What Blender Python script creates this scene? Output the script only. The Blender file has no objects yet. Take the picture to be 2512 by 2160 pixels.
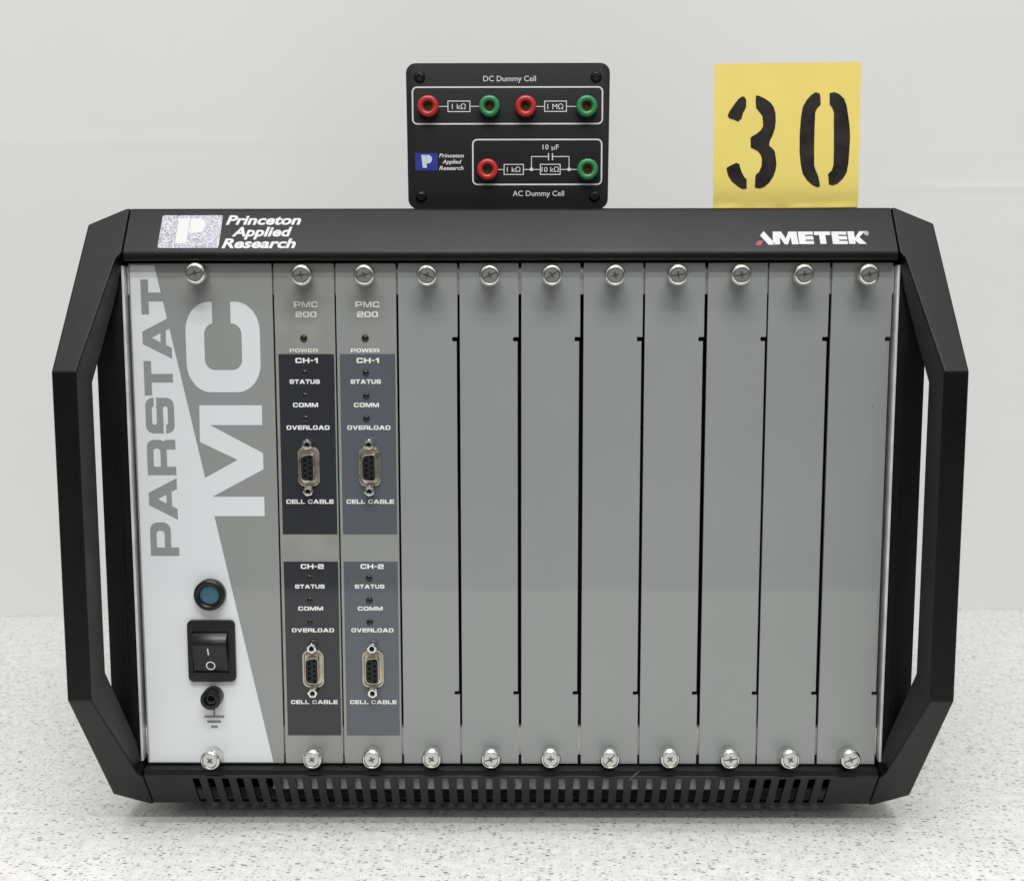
import bpy, bmesh, math, random
from mathutils import Vector, Matrix
from mathutils.geometry import delaunay_2d_cdt
S = bpy.context.scene
COL = S.collection
MM = 0.001
ZT = 176.0                      # the table top lies 176 mm below the middle of the front panels
random.seed(7)

# ------------------------------------------------------------------ camera
cam_d = bpy.data.cameras.new("camera"); cam = bpy.data.objects.new("camera", cam_d); COL.objects.link(cam)
cam_d.sensor_fit = 'HORIZONTAL'; cam_d.sensor_width = 36.0; cam_d.lens = 3100 / 2512 * 36.0
cam_d.clip_start = 0.02; cam_d.clip_end = 50
PIT, YAW, ROL = 0.1312, -0.0066, 0.0010
cam.matrix_world = (Matrix.Translation(Vector((5.41, -666.65, 130.8 + ZT)) * MM)
                    @ Matrix.Rotation(-YAW, 4, 'Z') @ Matrix.Rotation(math.pi / 2 - PIT, 4, 'X') @ Matrix.Rotation(-ROL, 4, 'Z'))
cam_d.dof.use_dof = True; cam_d.dof.focus_distance = 0.665; cam_d.dof.aperture_fstop = 14
S.camera = cam
# ------------------------------------------------------------------ light
W = bpy.data.worlds.new("World"); S.world = W; W.use_nodes = True
bg = W.node_tree.nodes["Background"]; bg.inputs[1].default_value = 1.0
# a plain room: pale ceiling above, dimmer walls round about, dark floor
_tc = W.node_tree.nodes.new("ShaderNodeTexCoord"); _sp = W.node_tree.nodes.new("ShaderNodeSeparateXYZ"); _mr = W.node_tree.nodes.new("ShaderNodeMapRange"); _cr = W.node_tree.nodes.new("ShaderNodeValToRGB")
_mr.inputs["From Min"].default_value = -1; _mr.inputs["From Max"].default_value = 1
W.node_tree.links.new(_tc.outputs["Generated"], _sp.inputs[0]); W.node_tree.links.new(_sp.outputs[2], _mr.inputs["Value"]); W.node_tree.links.new(_mr.outputs[0], _cr.inputs[0]); W.node_tree.links.new(_cr.outputs[0], bg.inputs[0])
_e = _cr.color_ramp.elements
_e[0].position = 0.30; _e[0].color = (0.05, 0.05, 0.05, 1); _e[1].position = 1.0; _e[1].color = (1.0, 1.0, 0.99, 1)
for _p, _c in ((0.5, 0.12), (0.62, 0.22), (0.78, 0.55)):
    _k = _e.new(_p); _k.color = (_c * 0.98, _c * 0.99, _c, 1)
def area(name, loc, target, sx, sy, power, color=(1, 1, 1)):
    d = bpy.data.lights.new(name, 'AREA'); d.shape = 'RECTANGLE'; d.size = sx; d.size_y = sy; d.energy = power; d.color = color
    o = bpy.data.objects.new(name, d); COL.objects.link(o); o.location = loc
    o.rotation_euler = (Vector(target) - Vector(loc)).to_track_quat('-Z', 'Y').to_euler()
    return o
area("ceiling_tube_or_fill", (0.0, -1.02, 2.0), (0.0, -0.80, 0), 1.5, 0.07, 18.5, (1.0, 0.992, 0.975))
area("ceiling_tube_or_fill", (0.1, -1.45, 2.0), (0.1, -1.10, 0), 1.5, 0.07, 25, (1.0, 0.992, 0.975))
area("ceiling_tube_or_fill", (-0.05, -0.42, 2.1), (-0.05, -0.40, 0), 1.5, 0.10, 11, (1.0, 0.992, 0.975))  # added fill strip, not a known tube: brightens the top rail's sheen
area("ceiling_lamp", (-0.1, -2.95, 2.0), (-0.1, -1.2, 0), 0.26, 0.22, 8, (1.0, 0.992, 0.975))
S.view_settings.view_transform = 'Standard'; S.view_settings.look = 'None'
S.view_settings.exposure = 0.0; S.view_settings.gamma = 1.0; S.view_settings.use_curve_mapping = False
S.render.engine = 'CYCLES'

# ------------------------------------------------------------------ materials
def mat(name, col, rough=0.5, metal=0.0, spec=0.5, bump=None, speck=None, rvar=None, coat=0.0, crough=0.12, dust=None):
    m = bpy.data.materials.new(name); m.use_nodes = True
    nt = m.node_tree; b = nt.nodes["Principled BSDF"]
    b.inputs["Base Color"].default_value = (*col, 1); b.inputs["Roughness"].default_value = rough
    b.inputs["Metallic"].default_value = metal; b.inputs["Specular IOR Level"].default_value = spec
    if coat: b.inputs["Coat Weight"].default_value = coat; b.inputs["Coat Roughness"].default_value = crough
    tc = None
    def noise(scale, detail=2.0):
        nonlocal tc
        if tc is None: tc = nt.nodes.new("ShaderNodeTexCoord")
        n = nt.nodes.new("ShaderNodeTexNoise"); n.inputs["Scale"].default_value = scale; n.inputs["Detail"].default_value = detail
        nt.links.new(tc.outputs["Object"], n.inputs["Vector"]); return n
    if bump:
        n = noise(bump[0]); bp = nt.nodes.new("ShaderNodeBump"); bp.inputs["Strength"].default_value = bump[1]; bp.inputs["Distance"].default_value = bump[2]
        nt.links.new(n.outputs[0], bp.inputs["Height"]); nt.links.new(bp.outputs[0], b.inputs["Normal"])
    if speck:   # (scale, low factor, high factor)
        n = noise(speck[0], 3.0); r = nt.nodes.new("ShaderNodeMapRange")
        r.inputs["From Min"].default_value = 0.3; r.inputs["From Max"].default_value = 0.7
        r.inputs["To Min"].default_value = speck[1]; r.inputs["To Max"].default_value = speck[2]
        nt.links.new(n.outputs[0], r.inputs["Value"])
        v = nt.nodes.new("ShaderNodeVectorMath"); v.operation = 'SCALE'; v.inputs[0].default_value = col
        nt.links.new(r.outputs[0], v.inputs["Scale"]); nt.links.new(v.outputs[0], b.inputs["Base Color"])
    if dust:    # sparse dust specks and pin marks: (scale, share of cells, colour)
        if tc is None: tc = nt.nodes.new("ShaderNodeTexCoord")
        v = nt.nodes.new("ShaderNodeTexVoronoi"); v.inputs["Scale"].default_value = dust[0]; nt.links.new(tc.outputs["Object"], v.inputs["Vector"])
        sep = nt.nodes.new("ShaderNodeSeparateColor"); nt.links.new(v.outputs["Color"], sep.inputs[0])
        a = nt.nodes.new("ShaderNodeMath"); a.operation = 'MULTIPLY'; nt.links.new(sep.outputs[1], a.inputs[0]); a.inputs[1].default_value = 0.045
        l = nt.nodes.new("ShaderNodeMath"); l.operation = 'LESS_THAN'; nt.links.new(v.outputs["Distance"], l.inputs[0]); nt.links.new(a.outputs[0], l.inputs[1])
        k = nt.nodes.new("ShaderNodeMath"); k.operation = 'LESS_THAN'; nt.links.new(sep.outputs[0], k.inputs[0]); k.inputs[1].default_value = dust[1]
        p = nt.nodes.new("ShaderNodeMath"); p.operation = 'MULTIPLY'; nt.links.new(l.outputs[0], p.inputs[0]); nt.links.new(k.outputs[0], p.inputs[1])
        mx = nt.nodes.new("ShaderNodeMix"); mx.data_type = 'RGBA'; nt.links.new(p.outputs[0], mx.inputs["Factor"]); mx.inputs["B"].default_value = (*dust[2], 1)
        src = b.inputs["Base Color"].links[0].from_socket if b.inputs["Base Color"].links else None
        if src: nt.links.new(src, mx.inputs["A"])
        else: mx.inputs["A"].default_value = (*col, 1)
        nt.links.new(mx.outputs["Result"], b.inputs["Base Color"])
    if rvar:
        n = noise(rvar[0], 4.0); r = nt.nodes.new("ShaderNodeMapRange")
        r.inputs["From Min"].default_value = 0.3; r.inputs["From Max"].default_value = 0.7
        r.inputs["To Min"].default_value = rvar[1]; r.inputs["To Max"].default_value = rvar[2]
        nt.links.new(n.outputs[0], r.inputs["Value"]); nt.links.new(r.outputs[0], b.inputs["Roughness"])
    return m
M = {
 'powder': mat("black_powder_coat", (0.0042, 0.0042, 0.0050), 0.36, spec=0.23, bump=(1700, 0.30, 0.0004), speck=(1900, 0.2, 2.2), rvar=(14, 0.31, 0.42), dust=(120, 0.16, (0.22, 0.22, 0.21))),
 'handle': mat("black_handle_plastic", (0.0034, 0.0034, 0.0039), 0.36, spec=0.22, bump=(1700, 0.25, 0.0003), speck=(1500, 0.3, 1.9), rvar=(18, 0.31, 0.42), dust=(110, 0.10, (0.16, 0.16, 0.155))),
 'flange': mat("black_side_metal", (0.004, 0.004, 0.0045), 0.5, spec=0.15, rvar=(30, 0.4, 0.6), dust=(110, 0.15, (0.12, 0.12, 0.115))),
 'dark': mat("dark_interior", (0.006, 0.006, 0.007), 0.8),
 'panel': mat("grey_panel_paint", (0.252, 0.265, 0.260), 0.42, spec=0.3, coat=0.75, crough=0.035, speck=(7, 0.955, 1.045), dust=(110, 0.10, (0.10, 0.10, 0.095))),
 'film': mat("grey_overlay_film", (0.248, 0.258, 0.252), 0.42, spec=0.3, coat=0.75, crough=0.05),
 'worn': mat("worn_grey_overlay_film", (0.25, 0.249, 0.236), 0.42, spec=0.3, coat=0.7, crough=0.06, speck=(45, 0.87, 1.13)),
 'white': mat("white_print", (0.65, 0.67, 0.69), 0.4, spec=0.3, coat=0.7, crough=0.05),
 'text': mat("white_lettering", (0.78, 0.78, 0.76), 0.45),
 'textworn': mat("faded_lettering", (0.66, 0.65, 0.58), 0.45),
 'gprint': mat("grey_print", (0.20, 0.20, 0.20), 0.35),
 'chan': mat("charcoal_channel_label", (0.020, 0.022, 0.026), 0.4, spec=0.3, coat=0.7, crough=0.06, speck=(1500, 0.85, 1.15)),
 'chan2': mat("slate_channel_label", (0.084, 0.094, 0.110), 0.4, spec=0.3, coat=0.7, crough=0.06, speck=(1500, 0.9, 1.1)),
 'alu': mat("aluminium_extrusion", (0.74, 0.74, 0.73), 0.38, 0.25, speck=(60, 0.8, 1.1)),
 'plate': mat("inner_steel_plate", (0.26, 0.26, 0.26), 0.45, 0.2, speck=(500, 0.7, 1.2)),
 'chrome': mat("nickel_plating", (0.80, 0.80, 0.78), 0.16, 1.0),
 'satin': mat("satin_nickel", (0.64, 0.63, 0.61), 0.33, 1.0, bump=(2500, 0.15, 0.0002)),
 'recess': mat("recess_shadowed_steel", (0.20, 0.20, 0.19), 0.4, 0.8),
 'rim': mat("dark_hole_rim", (0.075, 0.078, 0.08), 0.35),
 'btext': mat("grey_white_screen_print", (0.60, 0.60, 0.60), 0.5),
 'tin': mat("tin_shell", (0.60, 0.56, 0.47), 0.30, 1.0, bump=(700, 0.3, 0.0003), rvar=(250, 0.2, 0.45)),
 'black': mat("black_plastic", (0.007, 0.007, 0.0075), 0.3, spec=.4, bump=(900, 0.08, 0.0002)),
 'blackm': mat("matt_black_plastic", (0.008, 0.008, 0.0085), 0.45, spec=.35, bump=(1200, 0.12, 0.0002)),
 'box': mat("textured_black_case", (0.0065, 0.007, 0.0073), 0.5, spec=.28, bump=(1800, 0.35, 0.0005), speck=(1900, 0.2, 2.2)),
 'led': mat("dark_led_lens", (0.008, 0.008, 0.009), 0.12),
 'lens': mat("teal_lens", (0.036, 0.110, 0.145), 0.30, speck=(700, 0.85, 1.15)),
 'red': mat("red_socket_plastic", (0.44, 0.020, 0.026), 0.28),
 'green': mat("green_socket_plastic", (0.022, 0.205, 0.075), 0.28),
 'brass': mat("brass_contact", (0.16, 0.10, 0.04), 0.35, 0.8),
 'blue': mat("blue_emblem", (0.022, 0.026, 0.23), 0.4),
 'pale': mat("pale_emblem_letter", (0.50, 0.58, 0.66), 0.4),
 'logored': mat("red_print", (0.30, 0.014, 0.045), 0.45, speck=(900, 0.7, 1.3)),
 'wht': mat("white_enamel_print", (0.54, 0.54, 0.545), 0.4),
 'card': mat("yellow_note_paper", (0.745, 0.605, 0.165), 0.75, spec=0.2, bump=(250, 0.12, 0.0006), speck=(40, 0.97, 1.03)),
 'ink': mat("black_marker_ink", (0.012, 0.009, 0.008), 0.5, spec=.3, speck=(120, 0.3, 2.0)),
 'rubber': mat("black_rubber", (0.012, 0.012, 0.012), 0.8),
 'fibre': mat("pale_fibre", (0.42, 0.38, 0.30), 0.6),
}
def glitter():
    m = bpy.data.materials.new("silver_reflective_foil"); m.use_nodes = True; nt = m.node_tree; b = nt.nodes["Principled BSDF"]
    tc = nt.nodes.new("ShaderNodeTexCoord"); n = nt.nodes.new("ShaderNodeTexNoise"); n.inputs["Scale"].default_value = 1150; n.inputs["Detail"].default_value = 2
    r = nt.nodes.new("ShaderNodeValToRGB"); e = r.color_ramp.elements
    e[0].position = 0.38; e[0].color = (0.175, 0.17, 0.22, 1); e[1].position = 0.60; e[1].color = (0.53, 0.525, 0.575, 1)
    nt.links.new(tc.outputs["Object"], n.inputs["Vector"]); nt.links.new(n.outputs[0], r.inputs[0]); nt.links.new(r.outputs[0], b.inputs["Base Color"])
    b.inputs["Roughness"].default_value = 0.4
    return m
M['foil'] = glitter()
def table_mat():
    m = bpy.data.materials.new("speckled_laminate"); m.use_nodes = True; nt = m.node_tree; b = nt.nodes["Principled BSDF"]
    L = nt.links.new
    tc = nt.nodes.new("ShaderNodeTexCoord")
    dn = nt.nodes.new("ShaderNodeTexNoise"); dn.inputs["Scale"].default_value = 900; dn.inputs["Detail"].default_value = 1
    L(tc.outputs["Object"], dn.inputs["Vector"])
    sub = nt.nodes.new("ShaderNodeVectorMath"); sub.operation = 'SUBTRACT'; sub.inputs[1].default_value = (0.5, 0.5, 0.5); L(dn.outputs["Color"], sub.inputs[0])
    scl = nt.nodes.new("ShaderNodeVectorMath"); scl.operation = 'SCALE'; scl.inputs["Scale"].default_value = 0.0010; L(sub.outputs[0], scl.inputs[0])
    add = nt.nodes.new("ShaderNodeVectorMath"); add.operation = 'ADD'; L(tc.outputs["Object"], add.inputs[0]); L(scl.outputs[0], add.inputs[1])
    base = nt.nodes.new("ShaderNodeTexNoise"); base.inputs["Scale"].default_value = 160; base.inputs["Detail"].default_value = 5; L(tc.outputs["Object"], base.inputs["Vector"])
    rb = nt.nodes.new("ShaderNodeValToRGB"); e = rb.color_ramp.elements
    e[0].position = 0.3; e[0].color = (0.60, 0.595, 0.58, 1); e[1].position = 0.62; e[1].color = (0.72, 0.715, 0.695, 1); L(base.outputs[0], rb.inputs[0])
    cur = rb.outputs[0]
    for k, (scale, rad, keep, col, offs, sx) in enumerate(((820, 0.30, 0.30, (0.46, 0.455, 0.445), 0.0, 0.8), (560, 0.24, 0.26, (0.24, 0.235, 0.23), 3.1, 0.62),
                                            (360, 0.20, 0.22, (0.12, 0.12, 0.118), 7.7, 0.6), (180, 0.115, 0.24, (0.085, 0.085, 0.085), 5.3, 0.62))):
        mp = nt.nodes.new("ShaderNodeMapping"); mp.inputs["Location"].default_value = (offs, offs * 1.3, 0); mp.inputs["Rotation"].default_value = (0, 0, 0.1 * k - .1)
        mp.inputs["Scale"].default_value = (sx, 1, 1)
        L(add.outputs[0], mp.inputs["Vector"])
        v = nt.nodes.new("ShaderNodeTexVoronoi"); v.voronoi_dimensions = '2D'; v.inputs["Scale"].default_value = scale; L(mp.outputs[0], v.inputs["Vector"])
        sep = nt.nodes.new("ShaderNodeSeparateColor"); L(v.outputs["Color"], sep.inputs[0])
        # radius varies per cell, only some cells hold a fleck
        rr_ = nt.nodes.new("ShaderNodeMath"); rr_.operation = 'MULTIPLY'; L(sep.outputs[1], rr_.inputs[0]); rr_.inputs[1].default_value = rad
        ra = nt.nodes.new("ShaderNodeMath"); ra.operation = 'ADD'; L(rr_.outputs[0], ra.inputs[0]); ra.inputs[1].default_value = rad * 0.45
        lt = nt.nodes.new("ShaderNodeMath"); lt.operation = 'LESS_THAN'; L(v.outputs["Distance"], lt.inputs[0]); L(ra.outputs[0], lt.inputs[1])
        kp = nt.nodes.new("ShaderNodeMath"); kp.operation = 'LESS_THAN'; L(sep.outputs[0], kp.inputs[0]); kp.inputs[1].default_value = keep
        mu = nt.nodes.new("ShaderNodeMath"); mu.operation = 'MULTIPLY'; L(lt.outputs[0], mu.inputs[0]); L(kp.outputs[0], mu.inputs[1])
        f = nt.nodes.new("ShaderNodeMath"); f.operation = 'MULTIPLY'; L(mu.outputs[0], f.inputs[0]); f.inputs[1].default_value = 0.70
        mx = nt.nodes.new("ShaderNodeMix"); mx.data_type = 'RGBA'; L(f.outputs[0], mx.inputs["Factor"]); L(cur, mx.inputs["A"]); mx.inputs["B"].default_value = (*col, 1)
        cur = mx.outputs["Result"]
    L(cur, b.inputs["Base Color"])
    b.inputs["Roughness"].default_value = 0.38; b.inputs["Specular IOR Level"].default_value = 0.4
    return m
M['table'] = table_mat()
M['tedge'] = mat("table_edge_band", (0.35, 0.35, 0.34), 0.5, speck=(200, 0.9, 1.1))
M['wall'] = mat("pale_grey_wall_sheet", (0.70, 0.70, 0.693), 0.6, spec=0.25, bump=(14, 0.03, 0.01), speck=(5, 0.985, 1.015))

# ------------------------------------------------------------------ building tools (millimetres; z = 0 at panel middle)
def P3(x, y, z): return Vector((x * MM, y * MM, (z + ZT) * MM))
def finish(name, bm, mats, parent=None, smooth=35, bevel=0.0, seg=2, bev_ang=25):
    bmesh.ops.remove_doubles(bm, verts=bm.verts, dist=1e-7)
    bmesh.ops.recalc_face_normals(bm, faces=bm.faces)
    if bevel:
        ed = [e for e in bm.edges if len(e.link_faces) == 2 and e.calc_face_angle(0) > math.radians(bev_ang)]
        bmesh.ops.bevel(bm, geom=ed, offset=bevel * MM, segments=seg, affect='EDGES', profile=0.5, clamp_overlap=True)
    me = bpy.data.meshes.new(name); bm.to_mesh(me); bm.free()
    if not isinstance(mats, (list, tuple)): mats = [mats]
    for m in mats: me.materials.append(M[m])
    if smooth:
        me.polygons.foreach_set("use_smooth", [True] * len(me.polygons)); me.set_sharp_from_angle(angle=math.radians(smooth))
    o = bpy.data.objects.new(name, me); COL.objects.link(o)
    if parent is not None: o.parent = parent; o.matrix_parent_inverse = parent_world(parent).inverted()
    return o
def parent_world(p):
    m = p.matrix_basis.copy()
    if p.parent: m = parent_world(p.parent) @ p.matrix_parent_inverse @ m
    return m
def empty(name, loc, label, cat, parent=None):
    o = bpy.data.objects.new(name, None); COL.objects.link(o); o.location = loc; o.empty_display_size = 0.02
    if label: o['label'] = label; o['category'] = cat
    if parent is not None: o.parent = parent; o.matrix_parent_inverse = parent_world(parent).inverted()
    return o
def rect(x0, y0, x1, y1): return [(x0, y0), (x1, y0), (x1, y1), (x0, y1)]
def rr(x0, y0, x1, y1, r, n=6, corners=(1, 1, 1, 1)):
    # corners: bl, br, tr, tl ; r may be a pair (rx, ry)
    rx, ry = r if isinstance(r, tuple) else (r, r)
    out = []
    for k, (cx, cy, a0) in enumerate(((x0 + rx, y0 + ry, 180), (x1 - rx, y0 + ry, 270), (x1 - rx, y1 - ry, 0), (x0 + rx, y1 - ry, 90))):
        if corners[k]:
            for i in range(n + 1):
                a = math.radians(a0 + 90 * i / n); out.append((cx + rx * math.cos(a), cy + ry * math.sin(a)))
        else: out.append(((x0, y0), (x1, y0), (x1, y1), (x0, y1))[k])
    return out
def circ(x, y, r, n=24, a0=0.0): return [(x + r * math.cos(a0 + 2 * math.pi * i / n), y + r * math.sin(a0 + 2 * math.pi * i / n)) for i in range(n)]
def inside(p, poly):
    c = False; x, y = p; j = len(poly) - 1
    for i in range(len(poly)):
        xi, yi = poly[i]; xj, yj = poly[j]
        if (yi > y) != (yj > y) and x < (xj - xi) * (y - yi) / (yj - yi) + xi: c = not c
        j = i
    return c
def region(ops):
    """ordered 2D painting: (+1, polygon) adds, (-1, polygon) cuts; returns verts, triangles"""
    vs, fs = [], []
    for s, poly in ops:
        b = len(vs); vs += [Vector(p) for p in poly]; fs.append(list(range(b, b + len(poly))))
    edges = [(f[i], f[(i + 1) % len(f)]) for f in fs for i in range(len(f))]
    ov, oe, of, *_ = delaunay_2d_cdt(vs, edges, [], 0, 1e-5)
    bbs = [(min(p[0] for p in q), max(p[0] for p in q), min(p[1] for p in q), max(p[1] for p in q)) for _, q in ops]
    tris = []
    for t in of:
        cx = sum(ov[i][0] for i in t) / len(t); cy = sum(ov[i][1] for i in t) / len(t); on = False
        for (s, poly), bb in zip(ops, bbs):
            if bb[0] <= cx <= bb[1] and bb[2] <= cy <= bb[3] and (s > 0) != on and inside((cx, cy), poly): on = s > 0
        if on: tris.append(t)
    return ov, tris
def onto(bm, ops, fn, depth=0.0, mi=0):
    """fn(u, v, d) -> Vector ; depth > 0 makes a closed prism running from d = 0 to d = depth"""
    ov, tris = region(ops)
    used = sorted({i for t in tris for i in t})
    f = {i: bm.verts.new(fn(ov[i][0], ov[i][1], 0.0)) for i in used}
    for t in tris:
        try: bm.faces.new([f[i] for i in t]).material_index = mi
        except ValueError: pass
    if depth:
        bk = {i: bm.verts.new(fn(ov[i][0], ov[i][1], depth)) for i in used}
        cnt = {}
        for t in tris:
            try: bm.faces.new([bk[i] for i in reversed(t)]).material_index = mi
            except ValueError: pass
            for a, b in zip(t, t[1:] + t[:1]): cnt[(a, b)] = cnt.get((a, b), 0) + 1
        for (a, b) in cnt:
            if (b, a) not in cnt:
                try: bm.faces.new([f[b], f[a], bk[a], bk[b]]).material_index = mi
                except ValueError: pass
def front(y): return lambda u, v, d: P3(u, y + d, v)
TA = math.atan(0.74); SA, CA = math.sin(TA), math.cos(TA)
def slope(off=0.0):       # top rail's sloping face: u = x, v = z ; off lifts along its normal (outwards)
    return lambda u, v, d: P3(u, 11 - (165 - v) * 0.74 - CA * (off - d), v + SA * (off - d))
def slope_low(off=0.0):   # bottom rail's sloping face, v = z (negative)
    return lambda u, v, d: P3(u, 11 - (165 + v) * 0.74 - CA * (off - d), v - SA * (off - d))
def box(bm, x0, y0, z0, x1, y1, z1, mi=0):
    vs = [bm.verts.new(P3(x, y, z)) for z in (z0, z1) for y in (y0, y1) for x in (x0, x1)]
    for q in ((0, 2, 3, 1), (4, 5, 7, 6), (0, 1, 5, 4), (2, 6, 7, 3), (0, 4, 6, 2), (1, 3, 7, 5)):
        bm.faces.new([vs[i] for i in q]).material_index = mi
def extrude_x(bm, prof, x0, x1, mi=0):
    a = [bm.verts.new(P3(x0, y, z)) for y, z in prof]; b = [bm.verts.new(P3(x1, y, z)) for y, z in prof]
    bm.faces.new(a).material_index = mi; bm.faces.new(list(reversed(b))).material_index = mi
    for i in range(len(prof)):
        j = (i + 1) % len(prof); bm.faces.new([a[i], b[i], b[j], a[j]]).material_index = mi
def lathe(bm, cx, cz, prof, n=40, knurl=None, mi=0, y0=0.0):
    """profile of (radius, y) turned about the axis through (cx, cz) pointing at the viewer; knurl = set of profile indices that are fluted"""
    rings = []
    for k, (r, y) in enumerate(prof):
        y += y0
        if r < 1e-6: rings.append([bm.verts.new(P3(cx, y, cz))]); continue
        ring = []
        for i in range(n):
            a = 2 * math.pi * i / n; q = r * (0.90 if knurl and k in knurl and i % 2 else 1.0)
            ring.append(bm.verts.new(P3(cx + q * math.cos(a), y, cz + q * math.sin(a))))
        rings.append(ring)
    for A, B in zip(rings, rings[1:]):
        for i in range(n):
            j = (i + 1) % n
            if len(A) == 1 and len(B) == 1: break
            if len(A) == 1: bm.faces.new([A[0], B[j], B[i]]).material_index = mi
            elif len(B) == 1: bm.faces.new([A[i], A[j], B[0]]).material_index = mi
            else: bm.faces.new([A[i], A[j], B[j], B[i]]).material_index = mi
def cyl_ops(x, z, r, n=32): return [(1, circ(x, z, r, n))]

# ------------------------------------------------------------------ square extended lettering
def glyph(c, v=0.29, h=0.225):
    """outline of one capital, height 1; returns (width, ops)"""
    w = 1.15; r = 0.26; ri = 0.11
    o = []
    if c == 'P':
        o = [(1, rr(0, .27, w, 1, (r, .28), corners=(0, 1, 1, 0))), (1, rect(0, 0, v, 1)), (-1, rr(v, .27 + h, w - v, 1 - h, (ri, ri), corners=(0, 1, 1, 0)))]
    elif c == 'R':
        w = 1.2
        o = [(1, rr(0, .31, w, 1, (r, .26), corners=(0, 1, 1, 0))), (1, rect(0, 0, v, 1)), (1, rr(w - v - .04, 0, w, .42, (.12, .12), corners=(0, 0, 1, 0))),
             (-1, rr(v, .31 + h, w - v, 1 - h, (ri, ri), corners=(0, 1, 1, 0)))]
    elif c == 'A':
        w = 1.42; a, s, yb = .21, .37, .19; k = w / 2 - a
        o = [(1, [(0, 0), (w / 2 - a, 1), (w / 2 + a, 1), (w, 0)]), (-1, [(s, 0), (s + k * yb, yb), (w - s - k * yb, yb), (w - s, 0)]),
             (-1, [(s + k * (yb + .19), yb + .19), (w / 2, min(.86, (w / 2 - s) / k)), (w - s - k * (yb + .19), yb + .19)])]
    elif c == 'S':
        w = 1.19
        o = [(1, rr(0, .5 - h / 2, w, 1, (r, .28), corners=(1, 0, 1, 1))), (1, rr(0, 0, w, .5 + h / 2, (r, .28), corners=(1, 1, 1, 0))),
             (-1, rr(v, .5 + h / 2, w - v, 1 - h, (.08, .07))), (-1, rr(v, h, w - v, .5 - h / 2, (.08, .07))),
             (-1, rect(w - v - .001, .5 + h / 2, w + .01, .70)), (-1, rect(-.01, .30, v + .001, .5 - h / 2)),
             (-1, rect(w - .12, .5 + h / 2 - .0, w + .01, .5 + h / 2 + .01))]
    elif c == 'T':
        o = [(1, rect(0, 1 - .26, w, 1)), (1, rect(w / 2 - .145, 0, w / 2 + .145, 1))]
    elif c == 'M':
        w = 1.42
        o = [(1, [(0, 0), (0, 1), (.36, 1), (w / 2, .36), (w - .36, 1), (w, 1), (w, 0), (w - .27, 0), (w - .27, .70), (w / 2 + .15, 0), (w / 2 - .15, 0), (.27, .70), (.27, 0)])]
    elif c in 'CO0D':
        cr = (1, 1, 1, 1) if c != 'D' else (0, 1, 1, 0)
        o = [(1, rr(0, 0, w, 1, (.32, .30), corners=cr)), (-1, rr(v, h, w - v, 1 - h, (.12, .11), corners=cr))]
        if c == 'C': o += [(-1, rect(w - v - .02, .36, w + .01, .64))]
    elif c == 'W':
        w = 1.65; t = .30
        o = [(1, [(0, 1), (.24, 0), (.24 + t, 0), (w / 2, .62), (w - .24 - t, 0), (w - .24, 0), (w, 1), (w - t, 1), (w - .42, .36), (w / 2 + .16, 1), (w / 2 - .16, 1), (.42, .36), (t, 1)])]
    elif c == 'E':
        w = 1.05; o = [(1, rect(0, 0, w, 1)), (-1, rect(v, h, w + .01, .5 - h / 2)), (-1, rect(v, .5 + h / 2, w + .01, 1 - h))]
    elif c == 'H': o = [(1, rect(0, 0, v, 1)), (1, rect(w - v, 0, w, 1)), (1, rect(0, .5 - h / 2, w, .5 + h / 2))]
    elif c == 'L': w = .98; o = [(1, rect(0, 0, v, 1)), (1, rect(0, 0, w, h))]
    elif c == 'U': o = [(1, rr(0, 0, w, 1, (.32, .30), corners=(1, 1, 0, 0))), (-1, rr(v, h, w - v, 1.02, (.12, .11), corners=(1, 1, 0, 0)))]
    elif c == 'V': w = 1.3; o = [(1, [(0, 1), (w / 2 - .17, 0), (w / 2 + .17, 0), (w, 1), (w - .33, 1), (w / 2, .33), (.33, 1)])]
    elif c == 'B':
        o = [(1, rr(0, .46, w - .03, 1, (.22, .22), corners=(0, 1, 1, 0))), (1, rr(0, 0, w, .56, (.24, .24), corners=(0, 1, 1, 0))),
             (-1, rr(v, .5 + .09, w - v, 1 - h + .03, .06, corners=(0, 1, 1, 0))), (-1, rr(v, h - .03, w - v, .5 - .09, .06, corners=(0, 1, 1, 0)))]
    elif c == '2':
        o = [(1, rr(0, .5 - h / 2, w, 1, (r, .28), corners=(0, 1, 1, 1))), (-1, rr(-.01, .5 + h / 2, w - v, 1 - h, (.08, .07))), (1, rect(0, .72, v, .9)),
             (1, rr(0, 0, w, .5 + h / 2, (r, .28), corners=(0, 0, 0, 1))), (-1, rr(v, h, w + .01, .5 - h / 2, (.08, .07))), (-1, rect(-.01, .5 + h / 2, v, .72)), ]
    elif c == '1': w = .62; o = [(1, rect(w - v, 0, w, 1)), (1, [(0, .72), (w - v, 1), (w - v / 2, 1), (w - v, .62), (0, .52)])]
    elif c == '-': w = .55; o = [(1, rect(.04, .38, w - .04, .60))]
    elif c == ' ': w = .45
    return w, o
def word(txt, x0, x1, zt, zb, gap=.14):
    """ops for a word fitted into x0..x1, zb..zt"""
    ops = []; x = 0
    for c in txt:
        w, o = glyph(c); ops += [(s, [(p[0] + x, p[1]) for p in q]) for s, q in o]; x += w + gap
    x -= gap; sx = (x1 - x0) / x; sz = zt - zb
    return [(s, [(x0 + p[0] * sx, zb + p[1] * sz) for p in q]) for s, q in ops]
def words(bm, lines, fn, mi=0):
    for t, x0, x1, zt, zb in lines:
        ops = word(t, x0, x1, zt, zb); onto(bm, ops, fn, mi=mi)
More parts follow.
